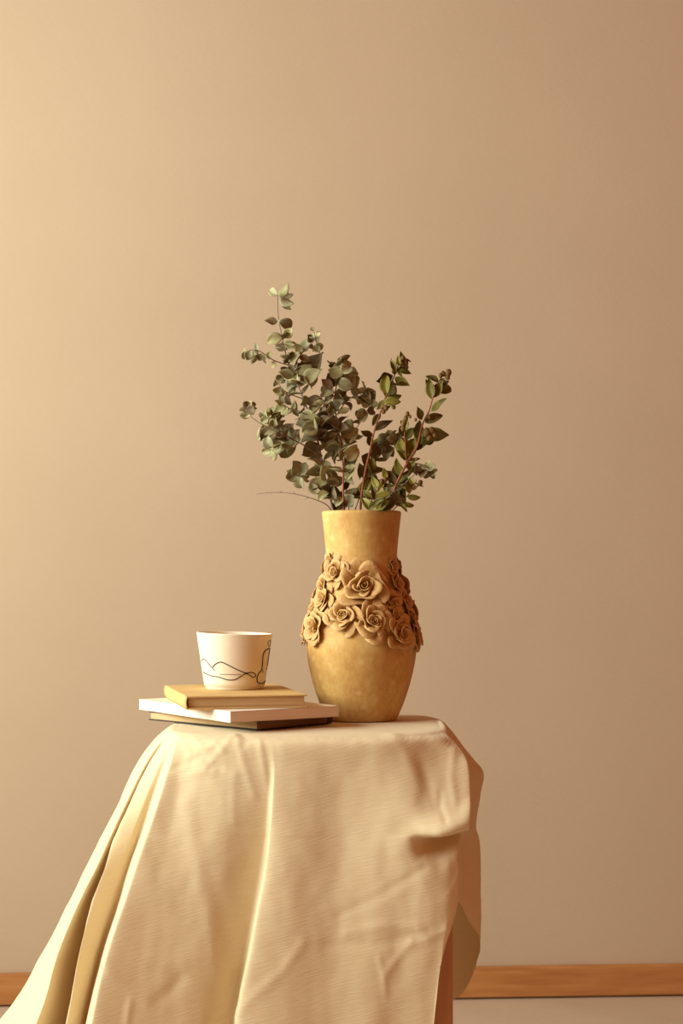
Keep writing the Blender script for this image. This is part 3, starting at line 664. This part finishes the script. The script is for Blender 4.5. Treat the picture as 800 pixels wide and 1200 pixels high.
# E4: lower right, blue-grey tuft
e4, s4 = euc('eucalyptus sprig leaning out to the lower right with small blue-grey tuft', [(440,600,-.02),(452,585,-.03),(470,570,-.04),(486,556,-.04),(500,548,-.04),(508,552,-.04)], .001, .0004)
xl(e4, [(498,549,489,552,-.045),(498,549,493,540,-.045),(500,548,503,541,-.045),(500,549,509,546,-.045),(504,550,510,556,-.045),(503,551,503,562,-.045),(498,550,494,560,-.045),(490,554,486,546,-.045),(506,552,513,558,-.045),(500,550,501,557,-.045)], EUC_R)
leaves_along(e4, s4[:10], EUC_R, 3, 14, 12, 0.2)
# E5: round leaves behind the red stems
e5, s5 = euc('eucalyptus sprig of round grey leaves seen between the two red stems', [(415,600,.03),(424,575,.03),(436,548,.025),(450,528,.02),(466,518,.02)], .0011, .0005)
leaves_along(e5, s5, EUC_R, 7, 15, 12, 0.1)
xl(e5, [(446,533,440,518,.02),(450,528,462,532,.02),(455,524,447,508,.02),(460,521,456,506,.02),(462,520,474,524,.02),(464,519,468,508,.02),(458,523,452,536,.02),(440,543,425,535,.02),(436,548,428,562,.02),(466,518,474,514,.02),(430,565,440,570,.02),(445,535,436,528,.02)], EUC_R)
cluster(e5, B(464,518,.02), EUC_R, 6, 11, 6)

# red-stemmed branches with pointed leaves and buds
def myr(label, main, r0=.0018, r1=.0007): return branch('red_stem_branch', label, 'branch', GM, main, M_bark_red, r0, r1)
def buds(parent, spots):
    for (px,py,r_,dy) in spots:
        m = MB(); m.ball((0,0,0), r_*SC, 7, 5, (1,1,1.25)); o = obj('bud', m.mesh('bud'), M_bud, parent); o.location = B(px,py,dy) - parent_origin(parent)
        o.rotation_euler = (R.uniform(-.6,.6), R.uniform(-.6,.6), 0)
m1, t1 = myr('red-stemmed branch with pointed olive leaves rising to a bud tip in the centre right', [(422,600,-.02),(424,576,-.025),(428,552,-.03),(433,530,-.03),(438,507,-.025),(446,482,-.02),(452,465,-.015),(460,445,-.01),(467,428,-.01),(473,420,-.01)])
xl(m1, [(460,440,441,448),(458,450,449,462),(454,462,450,440),(460,446,455,470),(462,442,478,450),(458,450,476,454),(466,432,480,438),(464,436,458,424),(453,464,468,466),(450,472,467,470),(452,468,444,480),(440,505,459,495),(446,485,438,498),(438,512,424,508),(435,524,432,512),
   (434,520,446,516),(430,545,420,560),(432,535,438,552),(426,560,422,545),(427,560,450,548),(425,572,447,566),(424,580,432,560),(425,575,412,585),(466,430,470,440),(468,428,466,418),(447,482,456,478)], MYR)
buds(m1, [(472,420,3.2,-.012),(475,425,3.4,-.012),(470,426,3,-.014),(476,430,2.6,-.012),(461,477,2.6,-.02),(460,471,2.2,-.02),(452,478,3.2,-.02),(449,482,2.8,-.02),(467,434,2.4,-.012)])
leaves_along(m1, t1[28:], MYR, 4, 15, 9, 0.1, 0.7)
m2, t2 = myr('red-stemmed branch with pointed leaves leaning to the far right, bud at its tip', [(456,600,-.02),(460.5,578,-.03),(467,562,-.035),(475.6,545,-.035),(484,531,-.03),(489,522,-.03),(495,497,-.025),(502.5,482,-.02),(507,466,-.02),(513.5,448,-.015),(521,437,-.015)], .0022, .0007)
xl(m2, [(505,482,522,470),(498,495,517,486),(497,508,522,510),(494,492,488,478),(491,520,490,496),(492,520,508,516),(486,528,503,510),(506,468,504,446),(507,466,519,448),(510,456,530,456),(509,456,526,450),(508,458,499,445),(514,448,500,443),(516,444,524,452),
   (478,540,484,512),(476,540,466,520),(476,542,490,540),(467,566,491,550),(470,560,485,572),(466,566,462,545),(464,572,455,552),(465,575,478,560),(470,556,466,538),(462,580,476,590),(460,580,450,565),(458,585,470,575),(462,575,452,594),(458,590,442,582),(466,560,474,590),(480,540,488,556)], MYR)
buds(m2, [(519,438,3,-.016),(525,437,4,-.016),(524,442,3,-.016),(516,440,2.6,-.018),(503,489,2.2,-.025),(500,507,5,-.03),(506,505,4.4,-.03),(509,510,3.4,-.03),(503,513,3.6,-.03),(488,538,1.8,-.035),(492,566,3.2,-.035),(478,546,3.6,-.03)])
w_, q_ = twig(m2, [(476,543,-.035),(475,525,-.04),(474,510,-.04),(475,497,-.04),(478,488,-.04)], M_bark_red)
xl(w_, [(474,515,484,500),(474,512,468,498),(475,500,480,490),(474,530,466,514),(474,498,468,492),(475,504,476,490)], MYR)
buds(w_, [(473,496,3.6,-.042),(475,491,3,-.042),(477,485,2.6,-.042),(480,488,2,-.042),(487,492,1.8,-.04),(472,502,3,-.042)])
m3, t3 = myr('short red twig with small pointed leaves crossing the right of the vase rim', [(456,602,-.012),(466,592,-.035),(477,581,-.05),(484,572,-.05),(488,562,-.05)], .0011, .0005)
xl(m3, [(470,594,462,576,-.05),(474,588,484,594,-.05),(477,582,491,583,-.05),(480,578,476,568,-.05),(471,590,464,580,-.05),(482,574,490,570,-.05),(470,591,476,598,-.05),(486,566,494,572,-.05),(485,568,480,560,-.05)], MYR)
m4, t4 = myr('short leafy red-stemmed shoot low in the middle of the bouquet', [(432,602,-.036),(436,585,-.05),(444,572,-.06),(452,562,-.06)], .0012, .0005)
xl(m4, [(436,590,450,586,-.06),(436,585,426,575,-.06),(438,582,456,578,-.06),(444,573,438,560,-.06),(446,570,462,572,-.06),(452,563,450,550,-.06),(432,598,444,588,-.06),(450,566,444,576,-.06)], MYR)
xl(m4, [(440,597,456,588,-.05),(446,600,464,584,-.05),(436,598,424,584,-.05),(442,588,436,572,-.055),(448,568,458,558,-.06)], MYR)
buds(m4, [(451,562,3,-.06),(447,564,2.6,-.062)])
m5, t5 = myr('short green shoot standing low behind the rim at the left of the bouquet', [(397,602,.0),(399,588,-.0),(404,572,.005)], .001, .0005)
xl(m5, [(398,598,402,578,.0),(397,600,388,590,.0),(399,590,408,580,.0),(398,596,412,592,.0),(400,588,394,574,.0),(404,574,410,562,.0)], MYR)
# the bare twig on the left
dt, td = branch('dry_twig', 'bare thin brown twig arching out to the left over the vase rim', 'twig', None, [(390,602,-.012),(383,592,-.03),(368,585,-.045),(346,579,-.05),(322,577,-.05),(299,579,-.05)], M_bark_grey, .0008, .0003)
for (a, b_) in (((346,579),(343,576)),((330,577),(327,575)),((362,583),(356,586)),((318,577),(318,580))):
    m = MB(); p = B(*a, -.05); m.tube([Vector((0,0,0)), B(*b_, -.052)-p], [.0004,.0002], 5); o = obj('spur', m.mesh('spur'), M_bark_grey, dt); o.location = p - parent_origin(dt)
